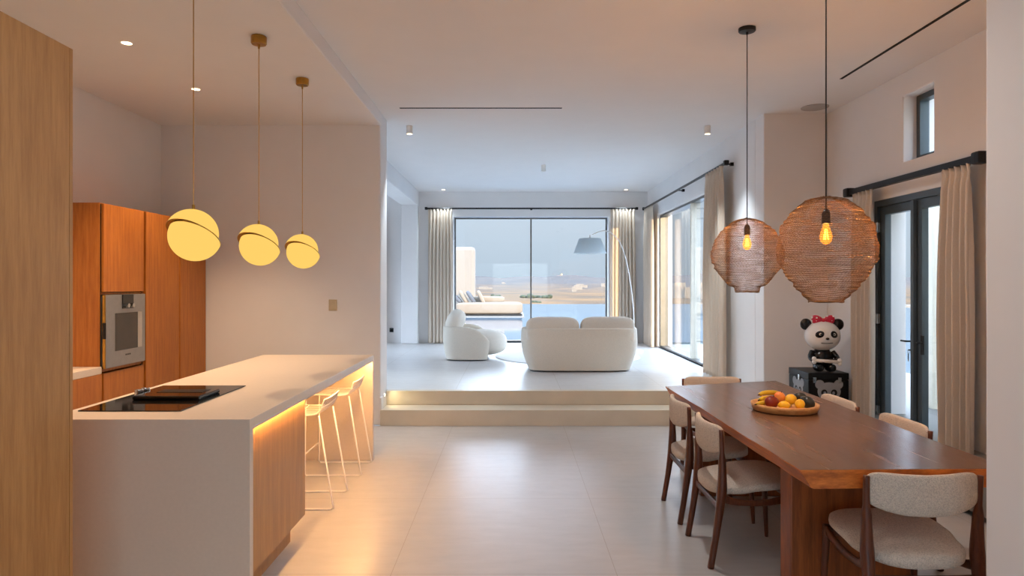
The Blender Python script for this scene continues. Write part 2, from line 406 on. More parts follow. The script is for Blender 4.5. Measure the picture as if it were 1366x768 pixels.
# key bunch hanging at the door lock
bm = bmesh.new()
sweep(bm, [(3.405, 5.64, .955), (3.385, 5.64, .955)], .006, 6)
sweep(bm, [Vector((3.388, 5.64+.014*math.sin(a), .938+.014*math.cos(a))) for a in [2*PI*i/16 for i in range(16)]], .002, 5, closed=True)
bx(bm, 3.386, 3.389, 5.632, 5.644, .86, .925); bx(bm, 3.390, 3.393, 5.640, 5.652, .87, .925)
tag(link('door_keys', bm, 'chrome'), 'small bunch of keys hanging from the lock of the glazed french door', 'keys')

# ---------------------------------------------------------------- curtains and rods
def curtain(p0, p1, z0, z1, folds, amp, mat, label, seed, flare=1.12, ztop_in=.86):
    rnd = random.Random(seed); p0 = Vector(p0); p1 = Vector(p1); dv = p1-p0; L = dv.length; t = dv.normalized(); nrm = Vector((-t.y, t.x, 0))
    nu = folds*16; nz = 44; mid = (p0+p1)/2
    ph = [rnd.uniform(-.5, .5) for _ in range(folds+2)]; am = [rnd.uniform(.65, 1.2) for _ in range(folds+2)]
    rings = []
    for j in range(nz+1):
        s = j/nz; z = z1+(z0-z1)*s
        pinch = 1-.75*math.exp(-((s-.028)/.018)**2) if s > .0 else 1
        sp = ztop_in+(flare-ztop_in)*min(1, s*2.0)*(.9+.1*math.sin(s*5+seed))
        if s < .03: sp = ztop_in+.02
        row = []
        for i in range(nu+1):
            u = i/nu; fpos = u*folds; k0 = int(min(fpos, folds-1e-6)); fr = fpos-k0
            a = am[k0]*(1-fr)+am[k0+1]*fr; pp = ph[k0]*(1-fr)+ph[k0+1]*fr
            wv = math.sin(2*PI*fpos+pp*min(1, s*1.5)+.35*math.sin(3*s+pp*4))
            wv = sgnp(wv, .8)
            off = amp*a*pinch*(.6+.4*min(1, s*4))*wv
            sx = (u-.5)*L*sp + .012*math.cos(2*PI*fpos*1.0+pp*2)*min(1, s*3)
            p = mid+t*sx+nrm*off
            row.append((p.x, p.y, z))
        rings.append(row)
    bm = bmesh.new(); loft(bm, rings, False, False)
    o = link('curtain', bm, mat, smooth=True)
    sm = o.modifiers.new('Solidify', 'SOLIDIFY'); sm.thickness = .004; sm.offset = 0
    return tag(o, label, 'curtain')
curtain((-1.67, 13.06, 0), (-1.17, 13.06, 0), UF+.012, 2.985, 7, .035, 'curtain', 'long cream linen curtain at the left end of the big pool window', 1, 1.0, .93)
curtain((1.94, 13.06, 0), (2.44, 13.06, 0), UF+.012, 2.985, 7, .035, 'curtain', 'cream linen curtain lit yellow at the right end of the big pool window', 2, 1.0, .93)
curtain((2.60, 12.15, 0), (2.60, 13.0, 0), UF+.012, 2.965, 7, .035, 'curtain', 'pale curtain at the far end of the sliding window on the living room right wall', 3, .95, .9)
curtain((2.58, 8.02, 0), (2.58, 8.85, 0), UF+.012, 2.965, 6, .06, 'curtain', 'greige floor length curtain at the near end of the living room sliding window', 4, 1.05, .82)
curtain((3.28, 5.98, 0), (3.28, 6.36, 0), .012, 2.385, 5, .035, 'curtain_w', 'narrow beige curtain beside the black trunk, left of the french door', 5, 1.0, .9)
curtain((3.28, 4.69, 0), (3.28, 5.05, 0), .012, 2.385, 5, .045, 'curtain_w', 'wide beige curtain right of the french door, above the near corner of the table', 6, 1.02, .86)
curtain((-3.3, 13.06, 0), (-2.49, 13.06, 0), UF+.012, 2.9, 8, .03, 'curtain', 'grey curtain edge glimpsed in the side niche behind the kitchen wall', 8, 1.0, .97)
def rod(p0, p1, r, label, brackets, bdir, sq=False):
    t = empty('curtain_rod', p0, label=label, cat='curtain rod'); p0 = Vector(p0); p1 = Vector(p1); q = p1-p0
    bm = bmesh.new()
    sweep(bm, [(0, 0, 0), tuple(q)], (r if not sq else r*1.3), 4 if sq else 12)
    link('rod', bm, 'black', t)
    for e in ((0, 0, 0), tuple(q)):
        bm = bmesh.new(); supell(bm, r*1.7, r*1.7, r*1.7, .3, .3, e, 12, 8); link('finial', bm, 'black', t)
    for f in brackets:
        c = q*f; bm = bmesh.new(); sweep(bm, [tuple(c), tuple(c+Vector(bdir))], .009, 8)
        e = c+Vector(bdir); bx(bm, e.x-.02, e.x+.02, e.y-.02, e.y+.02, e.z-.02, e.z+.02)
        link('bracket', bm, 'black', t)
rod((-1.70, 13.06, 3.0), (2.47, 13.06, 3.0), .016, 'slim black curtain rod across the top of the big pool window', (.02, .5, .98), (0, .12, 0))
rod((2.59, 7.98, 2.98), (2.59, 12.95, 2.98), .018, 'black curtain rod along the living room right wall above the sliding window', (.02, .48, .98), (.1, 0, 0))
rod((3.28, 4.62, 2.405), (3.28, 6.42, 2.405), .026, 'black square curtain rail above the french door', (.03, .97), (.1, 0, 0), True)

# ---------------------------------------------------------------- kitchen
t = empty('tall_cabinet', (-2.1, 1.5, 0), label='tall oak panelled cabinet in the left foreground, cut by the picture edge', cat='cabinet')
box('side_panel', -.36, .35, 1.11, 1.13, 0, 2.46, 'oak', t, .002)
box('door', .328, .35, .0, 1.108, .0, 2.46, 'oak', t, .002)
box('door', .328, .35, -1.108, -.004, .0, 2.46, 'oak', t, .002)
box('body', -.36, .327, -1.11, 1.11, .0, 2.455, 'oak', t)

def door_panel(name, y0, y1, z0, z1, par, mat='oak_cab', x=0):
    return box(name, x-.02, x, y0, y1, z0, z1, mat, par, .0015)
# oven column
X0 = -3.28
t = empty('oven_cabinet', (X0, 5.28, 0), label='oak kitchen column that houses the steel oven', cat='cabinet')
bm = bmesh.new(); bx(bm, -.48, -.022, 0, .02, 0, 2.172); bx(bm, -.48, -.022, .60, .62, 0, 2.172); bx(bm, -.48, -.022, .02, .60, 2.15, 2.172); bx(bm, -.48, -.4, .02, .60, 0, 2.15)
bx(bm, -.4, -.022, .02, .60, 1.435, 1.45); bx(bm, -.4, -.022, .02, .60, .81, .835)
link('body', bm, 'oak_cab', t, bevel=.001)
door_panel('door', .02, .595, 1.455, 2.165, t); door_panel('drawer', .02, .595, .46, .80, t); door_panel('drawer', .02, .595, .10, .45, t)
box('handle_groove', -.035, -.0215, .009, .0185, .1, 2.165, 'darkslot', t)
box('handle_groove', -.035, -.022, .595, .62, .1, 2.165, 'darkslot', t)
box('plinth', -.45, -.06, .0, .62, 0, .095, 'darkslot', t)
o = empty('oven', (X0, 5.30, .838), label='stainless steel built in oven with dark glass window in the oak column', cat='oven')
box('body', -.38, -.005, .012, .566, .003, .588, 'steel', o)
box('front_panel', -.005, .014, .0, .575, .0, .594, 'steel', o, .004)
box('oven_window', .0135, .0165, .13, .455, .13, .44, 'ovenglass', o, .001)
bm = bmesh.new(); bx(bm, .0135, .0155, .455, .52, .13, .44); link('window_reflector', bm, 'chrome', o)
bm = bmesh.new(); bx(bm, .0135, .022, .225, .385, .475, .592); cp = link('control_panel', bm, 'blackglass', o, bevel=.003)
for yy in (.275, .345):
    bm = bmesh.new(); sweep(bm, [(.022, yy, .50), (.045, yy, .50)], .018, 16); link('knob', bm, 'chrome', cp)
box('door_edge', -.004, .018, -.012, -.001, .0, .594, 'brass', o, .002)
box('door_grip', .0, .024, -.016, -.008, .24, .37, 'black', o, .002)
bm = bmesh.new()
for i in range(4): bx(bm, .0135, .0148, .275+i*.02, .288+i*.02, .08, .092)
link('maker_mark', bm, 'ovenglass', o)
# tall pantry doors
for i, (ya, yb, lb) in enumerate(((5.90, 6.512, 'tall handleless oak cabinet next to the oven column'), (6.512, 7.078, 'last tall oak cabinet of the kitchen run, touching the back wall'))):
    t = empty('pantry_cabinet', (X0, ya, 0), label=lb, cat='cabinet')
    w_ = yb-ya; bm = bmesh.new(); bx(bm, -.48, -.022, .001, w_-.001, 0, 2.172); link('body', bm, 'oak_cab', t, bevel=.001)
    door_panel('door', .012, w_-.012, .10, 2.165, t)
    box('handle_groove', -.024, -.0215, w_-.014, w_-.002, .1, 2.165, 'darkslot', t)
# base units beside the oven
for i, (ya, yb, lb) in enumerate(((4.68, 5.279, 'low oak kitchen base cabinet directly left of the oven column'), (4.08, 4.679, 'low oak kitchen base cabinet farther left, mostly hidden by the island'))):
    t = empty('base_cabinet', (X0, ya, 0), label=lb, cat='cabinet')
    w_ = yb-ya; bm = bmesh.new(); bx(bm, -.48, -.03, .0, w_, .095, .80); link('body', bm, 'oak_cab', t, bevel=.001)
    door_panel('door', .003, w_-.003, .10, .80, t)
    box('plinth', -.45, -.06, .0, w_, 0, .094, 'darkslot', t)
tag(box('kitchen_worktop', X0-.48, X0-.002, 3.5, 5.279, .802, .858, 'stone', bevel=.003), 'white stone worktop on the low cabinets left of the oven', 'worktop')
# light switch
t = empty('light_switch', (-1.92, 7.08, 1.29), label='square beige switch plate on the kitchen back wall', cat='switch')
box('plate', -.045, .045, -.009, 0, -.06, .06, 'switch', t, .003); box('rocker', -.03, .03, -.014, -.008, -.045, .045, 'switch', t, .003)
t = empty('wall_socket', (-2.41, 13.2, .585), label='small dark wall socket low on the niche wall behind the kitchen', cat='socket')
box('plate', -.04, .04, -.008, 0, -.04, .04, 'panda_k', t, .003)
bm = bmesh.new(); sweep(bm, [(0, -.008, 0), (0, -.012, 0)], .022, 16); link('socket_insert', bm, 'black', t)

# ---------------------------------------------------------------- island
t = empty('kitchen_island', (-1.68, 4.37, 0), label='long white stone kitchen island with waterfall ends and oak cabinet side', cat='kitchen island')
IX0, IX1, IY0, IY1, IH = -2.16+1.68, -1.2+1.68, 3.02-4.37, 5.73-4.37, .905
bm = bmesh.new()
prof = [(IY0, 0), (IY1, 0), (IY1, IH), (IY0, IH)]
th = .04
loft(bm, [[(x, IY0, 0), (x, IY0, IH), (x, IY1, IH), (x, IY1, 0), (x, IY1-th, 0), (x, IY1-th, IH-th), (x, IY0+th, IH-th), (x, IY0+th, 0)] for x in (IX0, IX1)])
bx(bm, IX1-.008, IX1, IY0+th, IY1-th, IH-th-.014, IH-th)
link('worktop', bm, 'stone', t, bevel=.002)
bm = bmesh.new()
YB = 3.90-4.37
bx(bm, IX0+.02, IX1-.11, IY0+th+.001, YB, 0, .16); bx(bm, IX0+.02, IX1-.045, IY0+th+.001, YB, .16, IH-th-.001)
link('cabinet_block', bm, 'oak', t)
box('side_panel', IX1-.044, IX1-.024, IY0+th+.003, YB, .16, IH-th-.012, 'oak', t, .001)
box('back_panel', IX0+.02, IX0+.30, YB+.001, IY1-th-.001, .0, IH-th-.001, 'stone', t)
box('led_strip', IX1-.022, IX1-.012, IY0+th+.01, IY1-th-.02, IH-th-.006, IH-th-.001, 'led', t)
box('power_outlet', IX1-.45, IX1-.44, IY1-th-.008, IY1-th-.001, .5, .51, 'white', t)
bpy.data.objects.remove(bpy.data.objects['power_outlet'])
c = empty('cooktop', (-1.856, 3.59, IH), label='black glass induction cooktop set in the near end of the island', cat='cooktop')
box('glass_top', -.25, .25, -.392, .392, .0005, .006, 'blackglass', c, .002)
e = box('extractor_cover', -.15, .21, -.11, .13, .0065, .028, 'blackglass', c, .006)
box('cover_inlay', -.08, .17, .0, .10, .028, .030, 'black', e, .001)
for yy in (.02, .085):
    bm = bmesh.new(); cyl(bm, (-.185, yy), .022, .006, .042, 20); link('knob', bm, 'chrome', c, bevel=.003)

# ---------------------------------------------------------------- wire counter stools
def make_stool():
    t = empty('counter_stool', (0, 0, 0))
    # local: faces -x (towards the island); legs at y +-.2
    for s in (-1, 1):
        y = s*.19
        bm = bmesh.new()
        pts = [(-.245, y*.95, .63), (-.248, y, .30), (-.25, y, .02), (-.235, y, .006), (.18, y, .006), (.198, y, .015), (.19, y, .05), (.095, y*.92, .63)]
        sweep(bm, spline(pts, 1), .0062, 8)
        link('leg', bm, 'whitewire', t, smooth=True)
    for name, a in (('footrest', [(-.249, -.19, .175), (-.249, .19, .175)]),):
        bm = bmesh.new(); sweep(bm, a, .0062, 8); link(name, bm, 'whitewire', t, smooth=True)
    def prof(u):   # side profile seat front -> back lip
        P = spline([(-.235, 0, .615), (-.20, 0, .635), (-.05, 0, .628), (.05, 0, .630), (.095, 0, .645), (.118, 0, .69), (.135, 0, .735)], 6)
        f = u*(len(P)-1); i = min(int(f), len(P)-2); return P[i].lerp(P[i+1], f-i)
    bm = bmesh.new()
    for i in range(11):
        y = -.18+.036*i
        pts = []
        for k in range(19):
            p = prof(k/18); pts.append((p.x, y, p.z-.0+.008*(abs(y)/.18)**2))
        sweep(bm, pts, .0026, 6)
    for u in (.0, .3, .62, .8, 1.0):
        p = prof(u)
        sweep(bm, [(p.x, -.185+.37*k/8, p.z+.008*(abs(-.185+.37*k/8)/.18)**2) for k in range(9)], .0045 if u in (0., 1.) else .003, 6)
    for s in (-1, 1):
        sweep(bm, [(prof(k/18).x, s*.186, prof(k/18).z+.008) for k in range(19)], .0045, 6)
    link('seat', bm, 'whitewire', t, smooth=True)
    return t
st = make_stool(); st.location = (-1.40, 4.63, 0)
tag(st, 'white wire counter stool nearer the oak side of the island', 'bar stool', 'wire stools under the island')
s2 = copy_tree(st); s2.location = (-1.39, 5.41, 0); s2['label'] = 'white wire counter stool next to the far stone end of the island'

# ---------------------------------------------------------------- globe pendants
def make_globe(drop):
    """origin at ceiling; globe centre at -drop"""
    t = empty('globe_pendant', (0, 0, 0)); R_ = .135
    bm = bmesh.new(); lathe(bm, [(.05, 0), (.052, -.004), (.052, -.048), (.047, -.055), (.008, -.056), (.006, -.085)], n=28)
    link('canopy', bm, 'brass', t)
    bm = bmesh.new(); sweep(bm, [(0, 0, -.08), (0, 0, -drop+R_+.01)], .003, 8); link('cord', bm, 'cord_gold', t)
    rot = Matrix.Rotation(math.radians(-30), 4, 'X') @ Matrix.Rotation(math.radians(15), 4, 'Y')
    rot = Matrix.Rotation(math.radians(11), 4, 'Y') @ Matrix.Rotation(math.radians(-31), 4, 'X')
    c0 = Vector((0, 0, -drop))
    sh = .011
    for up in (1, -1):
        bm = bmesh.new(); nn = 16; prof = [(R_*math.cos(PI/2*i/nn), up*R_*math.sin(PI/2*i/nn)) for i in range(nn)]+[(.0005, up*R_)]
        lathe(bm, [(R_*.5, up*.001)]+prof, n=48, cap=True)
        o = link('upper_half' if up > 0 else 'lower_half', bm, 'globe', t, smooth=True)
        bmesh_off = rot @ Vector((-up*sh, 0, up*.0065))
        o.matrix_basis = Matrix.Translation(c0+bmesh_off) @ rot
        bm = bmesh.new(); lathe(bm, [(R_*1.006, -.003), (R_*1.012, 0), (R_*1.006, .003)], n=48)
        q = link('brass_plate', bm, 'brass', t)
        q.matrix_basis = Matrix.Translation(c0+rot @ Vector((-up*sh, 0, up*.0035))) @ rot
    bm = bmesh.new(); cyl(bm, (0, 0), .008, -drop+R_-.004, -drop+R_+.03, 12); link('cord_holder', bm, 'brass', t)
    return t
g = make_globe(KH-1.79)
for i, (y, lb) in enumerate(((3.60, 'glowing split globe pendant nearest the camera above the cooktop'), (4.53, 'middle glowing split globe pendant above the island'), (5.47, 'farthest glowing split globe pendant above the island'))):
    o = g if i == 0 else copy_tree(g)
    o.location = (-1.738, y, KH); tag(o, lb, 'pendant lamp', 'split globe pendants over the island')

# ---------------------------------------------------------------- woven wire pendants
def make_wire_pendant(prof_px, scale, drop, H_, socket, seed, label):
    """prof_px: (dz from shade top in px, radius px)"""
    t = empty('woven_pendant', (0, 0, 0), label=label, cat='pendant lamp')
    rnd = random.Random(seed)
    bm = bmesh.new(); lathe(bm, [(.06, 0), (.06, -.02), (.055, -.026), (.01, -.03), (.008, -.045)], n=28); link('canopy', bm, 'black', t)
    ztop = -drop
    bm = bmesh.new(); sweep(bm, [(0, 0, -.04), (0, 0, ztop-socket+.07)], .0035, 8); link('cord', bm, 'black', t)
    def rad(z):
        for (a, ra), (b, rb) in zip(prof_px, prof_px[1:]):
            if a <= z <= b: return ra+(rb-ra)*(z-a)/(b-a)
        return prof_px[-1][1]
    zmax = prof_px[-1][0]; NR = int(H_/.0088); ns = 72
    ringsP = []
    for i in range(NR+1):
        s = i/NR; wob = rnd.uniform(-1, 1)*.006
        row = []
        for k in range(ns):
            th = 2*PI*k/ns
            r = rad(s*zmax)*scale*(1+.018*noise.noise(Vector((math.cos(th)*1.3, math.sin(th)*1.3, s*9+seed))))+wob*min(1, rad(s*zmax)/30)
            z = ztop-s*H_+.006*noise.noise(Vector((math.cos(th)*2, math.sin(th)*2, s*14+seed*3)))
            row.append(Vector((r*math.cos(th), r*math.sin(th), z)))
        ringsP.append(row)
    bm = bmesh.new()
    for i, row in enumerate(ringsP):
        sweep(bm, row, .0014 if i not in (0, NR) else .004, 3, closed=True)
    for i in range(NR):     # crochet zigzag between the rows
        a, b = ringsP[i], ringsP[i+1]; m = ns*2; pts = []
        def at(row, f):
            k = int(f) % ns; return row[k].lerp(row[(k+1) % ns], f-int(f))
        off = rnd.random()
        for k in range(m):
            pts.append(at(a if k % 2 == 0 else b, (k/2+off) % ns)*1.0)
        sweep(bm, pts, .0008, 3, closed=True)
    link('shade', bm, 'wire', t)
    bz = ztop-socket
    bm = bmesh.new(); lathe(bm, [(.006, .075), (.018, .06), (.021, .05), (.021, .01), (.023, 0), (.02, -.004)], (0, 0, bz), 20); link('lamp_holder', bm, 'black', t)
    bm = bmesh.new(); lathe(bm, [(.013, -.004), (.016, -.02), (.026, -.045), (.031, -.07), (.026, -.094), (.012, -.108), (.001, -.111)], (0, 0, bz), 24); b = link('bulb', bm, 'bulb', t, smooth=True)
    bm = bmesh.new()
    for k in range(5):
        a = 2*PI*k/5; sweep(bm, [(.005*math.cos(a), .005*math.sin(a), bz-.03), (.012*math.cos(a), .012*math.sin(a), bz-.085)], .0018, 5)
    link('filament', bm, 'bulbglow', b)
    L = bpy.data.lights.new('bulb_light', 'POINT'); L.energy = 24; L.color = (1, .55, .2); L.shadow_soft_size = .02
    lo = bpy.data.objects.new('bulb_light', L); COL.objects.link(lo); lo.parent = t; lo.location = (0, 0, bz-.06)
    return t
profL = [(0, 3), (2, 12), (5, 19), (10, 27), (17, 34), (27, 40), (36, 44), (44, 46), (52, 46), (58, 45), (66, 42), (73, 37), (79, 32), (86, 26), (90, 22), (92, 16), (98, 15)]
profR = [(0, 6), (2, 18), (5, 26), (11, 34), (18, 42), (28, 50), (40, 57), (54, 60), (66, 62), (74, 62), (84, 60), (94, 56), (104, 50), (112, 44), (118, 40), (124, 35), (131, 28), (136, 23), (139, 22)]
p1 = make_wire_pendant(profL, 4.72/880, CH-1.99, 98*4.72/880, .045*0+.115, 3, 'smaller woven wire pendant with lit bulb, left one above the dining table')
p1.location = (1.682, 4.72, CH)
p2 = make_wire_pendant(profR, 3.42/880, CH-1.973, 139*3.42/880, .135, 11, 'larger woven wire pendant with lit bulb, right one above the dining table')
p2.location = (1.628, 3.42, CH)

# ---------------------------------------------------------------- ceiling fittings
def downlight(x, y, z, lb, on=True):
    t = empty('ceiling_downlight', (x, y, z), label=lb, cat='downlight')
    bm = bmesh.new(); lathe(bm, [(.034, -.001), (.034, -.003), (.045, -.003), (.045, -.001)], n=28, cap=False); link('trim_ring', bm, 'white', t)
    bm = bmesh.new(); cyl(bm, (0, 0), .034, -.0025, -.0015, 24); link('lens', bm, 'spotglow', t)
def spot(x, y, z, energy, color, size=2.2, blend=.6):
    L = bpy.data.lights.new('spot_light', 'SPOT'); L.energy = energy; L.color = color; L.spot_size = size; L.spot_blend = blend; L.shadow_soft_size = .04
    o = bpy.data.objects.new('spot_light', L); COL.objects.link(o); o.location = (x, y, z); return o
WARM = (1, .68, .40); NEUT = (1, .95, .92); COOL = (.78, .91, 1)
downlight(-2.716, 4.65, KH, 'recessed downlight in the kitchen ceiling nearer the tall foreground cabinet')
downlight(-2.76, 5.76, KH, 'recessed downlight in the kitchen ceiling behind the nearest globe pendant cord')
downlight(-1.34, 12.9, CH, 'tiny recessed downlight above the left curtain of the pool window')
downlight(2.23, 12.9, CH, 'tiny recessed downlight above the right curtain of the pool window')
def can(x, y, lb, on=True):
    t = empty('ceiling_spotlight', (x, y, CH), label=lb, cat='spotlight')
    bm = bmesh.new(); lathe(bm, [(.038, 0), (.038, -.095), (.033, -.095), (.033, -.085)], n=28, cap=False); link('housing', bm, 'white', t)
    bm = bmesh.new(); cyl(bm, (0, 0), .0325, -.088, -.082, 24); link('lens', bm, 'spotglow' if on else 'white', t)
can(-1.19, 7.66, 'white surface mounted cylinder spotlight, lit, left side of the living ceiling')
can(2.27, 7.66, 'white surface mounted cylinder spotlight, lit, right side of the living ceiling')
can(.487, 10.2, 'unlit small spotlight in the middle of the living room ceiling', False)
t = tag(box('slot_diffuser', -1.17, .52, 6.86, 6.885, CH-.004, CH+.01, 'darkslot'), 'thin dark air slot in the ceiling in front of the steps', 'air vent')
t = tag(box('slot_diffuser', 2.925, 2.95, 2.6, 5.89, CH-.004, CH+.01, 'darkslot'), 'thin dark air slot in the ceiling along the dining wall', 'air vent')
bm = bmesh.new(); cyl(bm, (3.14, 6.84), .135, CH-.008, CH+.002, 36)
tag(link('ceiling_speaker', bm, plain('speaker_grille', (176, 168, 162), .8), bevel=.002), 'round flush speaker in the dining ceiling corner behind the large pendant cord', 'speaker')
# step light in the wall reveal
t = empty('step_light', (-1.398, 7.2, .305), label='tiny round lit step light in the wall end beside the stairs', cat='light')
bm = bmesh.new(); sweep(bm, [(0, 0, 0), (.008, 0, 0)], .022, 18); link('rim', bm, 'white', t)
bm = bmesh.new(); sweep(bm, [(.008, 0, 0), (.010, 0, 0)], .014, 18); link('lens', bm, 'spotglow', t)
L = bpy.data.lights.new('step_spot', 'SPOT'); L.energy = 2.2; L.color = (1, .8, .45); L.spot_size = 2.6; L.spot_blend = .8; L.shadow_soft_size = .02
o = bpy.data.objects.new('step_spot', L); COL.objects.link(o); o.location = (-1.38, 7.2, .305); o.rotation_euler = (math.radians(25), math.radians(-70), 0)

# ---------------------------------------------------------------- dining table
TX0, TX1, TY0, TY1 = 1.18, 2.09, 2.75, 5.12
t = empty('dining_table', (1.65, 3.95, 0), label='long live edge hardwood dining table with thick slab legs', cat='table')
bm = bmesh.new(); n = 40; top = []; bot = []; mid = []
def edge(y, s):
    return .012*noise.noise(Vector((y*1.6, s*5, 0)))+.006*noise.noise(Vector((y*5, s*9, 2)))
L_ = []; R_ = []
for i in range(n+1):
    f = i/n; yl = TY0+(4.97-TY0)*f; yr = TY0+.02+(5.24-TY0)*f
    xl = 1.20+(1.155-1.20)*f; xr = 2.09+(2.10-2.09)*f
    L_.append((xl+edge(yl, -1)-1.65, yl-3.95)); R_.append((xr+edge(yr, 1)-1.65, yr-3.95))
rings = []
for (a, b) in zip(L_, R_):
    rings.append([(a[0], a[1], .75), (a[0]+.003, a[1], .742), (a[0]+.045, a[1], .675), (a[0]+.06, a[1], .67), (b[0]-.05, b[1], .67), (b[0]-.035, b[1], .675), (b[0]-.002, b[1], .742), (b[0], b[1], .75)])
rs = loft(bm, rings)
bm.faces.ensure_lookup_table()
for f in bm.faces:
    c = f.calc_center_median(); f.normal_update()
    zs = [v.co.z for v in f.verts]
    if not (min(zs) > .7499): f.material_index = 1
link('tabletop', bm, ['slab', 'slab_side'], t, bevel=.003)
def tleg(y0, y1, nm='leg'):
    bm = bmesh.new()
    loft(bm, [[(xl, y0, z), (xr, y0, z), (xr, y1, z), (xl, y1, z)] for z, xl, xr in ((0, 1.353-1.65, 1.93-1.65), (.3, 1.353-1.65, 1.97-1.65), (.669, 1.353-1.65, 2.03-1.65))])
    link(nm, bm, 'slab_leg', t, bevel=.006)
tleg(3.2-3.95, 3.33-3.95); tleg(4.73-3.95, 4.85-3.95)

# ---------------------------------------------------------------- dining chairs
def make_chair():
    t = empty('dining_chair', (0, 0, 0))   # faces +y, rear legs y=-.2, front +.2
    for s in (-1, 1):
        bm = bmesh.new()
        pts = spline([(s*.228, -.245, .001), (s*.226, -.215, .18), (s*.225, -.19, .36), (s*.226, -.182, .46), (s*.230, -.185, .62), (s*.232, -.19, .742)], 4)
        m = len(pts); rad = []
        for i in range(m):
            f = i/(m-1)
            w_ = .0105+.008*math.sin(PI*min(1, f*1.3)); d_ = .012+.009*math.exp(-((f-.5)/.2)**2)+.005*(f < .8)
            rad.append((d_ if False else w_, d_))
        # widths: side = across x or y depends on the frame; use square-ish section
        sweep(bm, pts, [(max(a, b), a) if True else (a, b) for a, b in [(r[1], r[0]) for r in rad]], 10, up=Vector((1, 0, 0)), sq=.75)
        link('leg', bm, 'teak', t, smooth=True)
        bm = bmesh.new()
        pts = spline([(s*.215, .225, .001), (s*.21, .215, .2), (s*.205, .205, .395)], 5); m = len(pts)
        sweep(bm, pts, [.0105+.009*i/(m-1) for i in range(m)], 12)
        link('leg', bm, 'teak', t, smooth=True)
        bm = bmesh.new()   # side rail
        pts = spline([(s*.224, -.185, .375), (s*.218, -.10, .350), (s*.212, .05, .345), (s*.207, .205, .372)], 5); m = len(pts)
        sweep(bm, pts, [(.011, .026-.010*math.sin(PI*i/(m-1))) for i in range(m)], 10, sq=.7)
        link('side_rail', bm, 'teak', t, smooth=True)
    bm = bmesh.new(); sweep(bm, [(-.207, .2, .37), (0, .205, .36), (.207, .2, .37)], [(.011, .024), (.011, .018), (.011, .024)], 10, sq=.7); link('front_rail', bm, 'teak', t, smooth=True)
    bm = bmesh.new(); sweep(bm, spline([(-.226, -.198, .325), (-.1, -.192, .318), (.1, -.192, .318), (.226, -.198, .325)], 4), (.009, .018), 10, sq=.7); link('stretcher', bm, 'teak', t, smooth=True)
    # seat pad
    bm = bmesh.new()
    def fs(p):
        yy = p.y/.23
        wf = 1.0-.10*max(0, -yy)+.03*yy
        z = p.z+.418+.02*yy+.018*(1-(p.x/.25)**2)*(p.z > 0)-.012*(1-min(1, (p.x/.24)**2))*(p.z < 0)
        return (p.x*wf, p.y*(1.0)-.0, z+.012*(abs(p.x)/.24)**2*(yy > -.2))
    supell(bm, .238, .228, .028, .55, .58, (0, 0, 0), 64, 18, fs)
    link('seat', bm, 'boucle', t, smooth=True)
    # back pad
    bm = bmesh.new()
    def fb(p):
        u = p.x/.232; zz = p.z/.1
        top = .088-.018*(1-u*u)*1.0+.0*u
        botm = .098-.030*u*u
        z = (zz*top if zz > 0 else zz*botm)
        return (p.x, p.y-.045*(1-u*u)-.178, z+.682)
    supell(bm, .232, .02, .1, .6, .42, (0, 0, 0), 64, 16, fb, axis='Y')
    link('backrest', bm, 'boucle', t, smooth=True)
    return t
ch = make_chair()
G_ = 'boucle and dark wood dining chairs around the table'
chairs = [((1.68, 2.885), 0, 'dining chair at the near end of the table, its boucle back facing the camera'),
          ((1.31, 3.765), -PI/2, 'boucle dining chair on the left long side of the table, nearer the camera'),
          ((1.31, 4.41), -PI/2, 'boucle dining chair on the left long side of the table, nearer the steps'),
          ((1.64, 5.235), PI, 'dining chair at the far end of the table, only its back rail showing'),
          ((2.035, 3.74), PI/2, 'dining chair on the right side of the table in front of the french door'),
          ((2.005, 4.42), PI/2, 'dining chair on the right side of the table near the fruit bowl and trunk')]
for i, ((x, y), rz, lb) in enumerate(chairs):
    o = ch if i == 0 else copy_tree(ch)
    o.location = (x, y, 0); o.rotation_euler = (0, 0, rz); tag(o, lb, 'chair', G_)

# ---------------------------------------------------------------- fruit bowl
BX, BY, BZ = 1.665, 4.03, .7515
bm = bmesh.new()
def er(a, b, z, n=56, w=0): return [(a*math.cos(2*PI*i/n), b*math.sin(2*PI*i/n), z+.004*math.sin(2*2*PI*i/n+1)*w) for i in range(n)]
loft(bm, [er(.165, .155, 0), er(.185, .175, .004), er(.196, .185, .03), er(.198, .187, .044), er(.190, .179, .046), er(.182, .171, .03), er(.165, .152, .016), er(.001, .001, .014)])
o = link('fruit_bowl', bm, 'bowl', smooth=True); o.location = (BX, BY, BZ); tag(o, 'shallow light wooden bowl holding fruit on the dining table', 'bowl')
def fpos(px, y): return (px-683)*y/880
def ball(name, px, py, Y, a, b, c, mat, lb, rz=0, ry=0, g=None, tip=False, stem=True, cat=None, pear=0):
    z = 1.53-(py-377)*Y/880
    bm = bmesh.new(); rot = (Matrix.Rotation(rz, 3, 'Z') @ Matrix.Rotation(ry, 3, 'Y'))
    def f(p):
        u = p.x/a
        s = 1-pear*max(0, u)**1.3
        if tip: q = Vector((p.x*(1+.12*max(0, abs(u)-.85)/.15), p.y*(1-.25*max(0, abs(u)-.75)/.25), p.z*(1-.25*max(0, abs(u)-.75)/.25)))
        else: q = Vector((p.x, p.y*s, p.z*s))
        return q
    supell(bm, a, b, c, 1, 1, (0, 0, 0), 28, 16, f, rot)
    o = link(name, bm, mat, smooth=True); o.location = (fpos(px, Y), Y, z)
    if stem:
        bm = bmesh.new(); d = rot @ Vector((1, 0, 0)); 
        if not tip and not pear: d = Vector((.2, -.3, .93)).normalized(); e = d*c*.97
        else: e = d*a*.97
        sweep(bm, [tuple(e), tuple(e+d*.008)], .003, 8); link('stem', bm, 'bananatip', o)
    return tag(o, lb, cat or name, g)
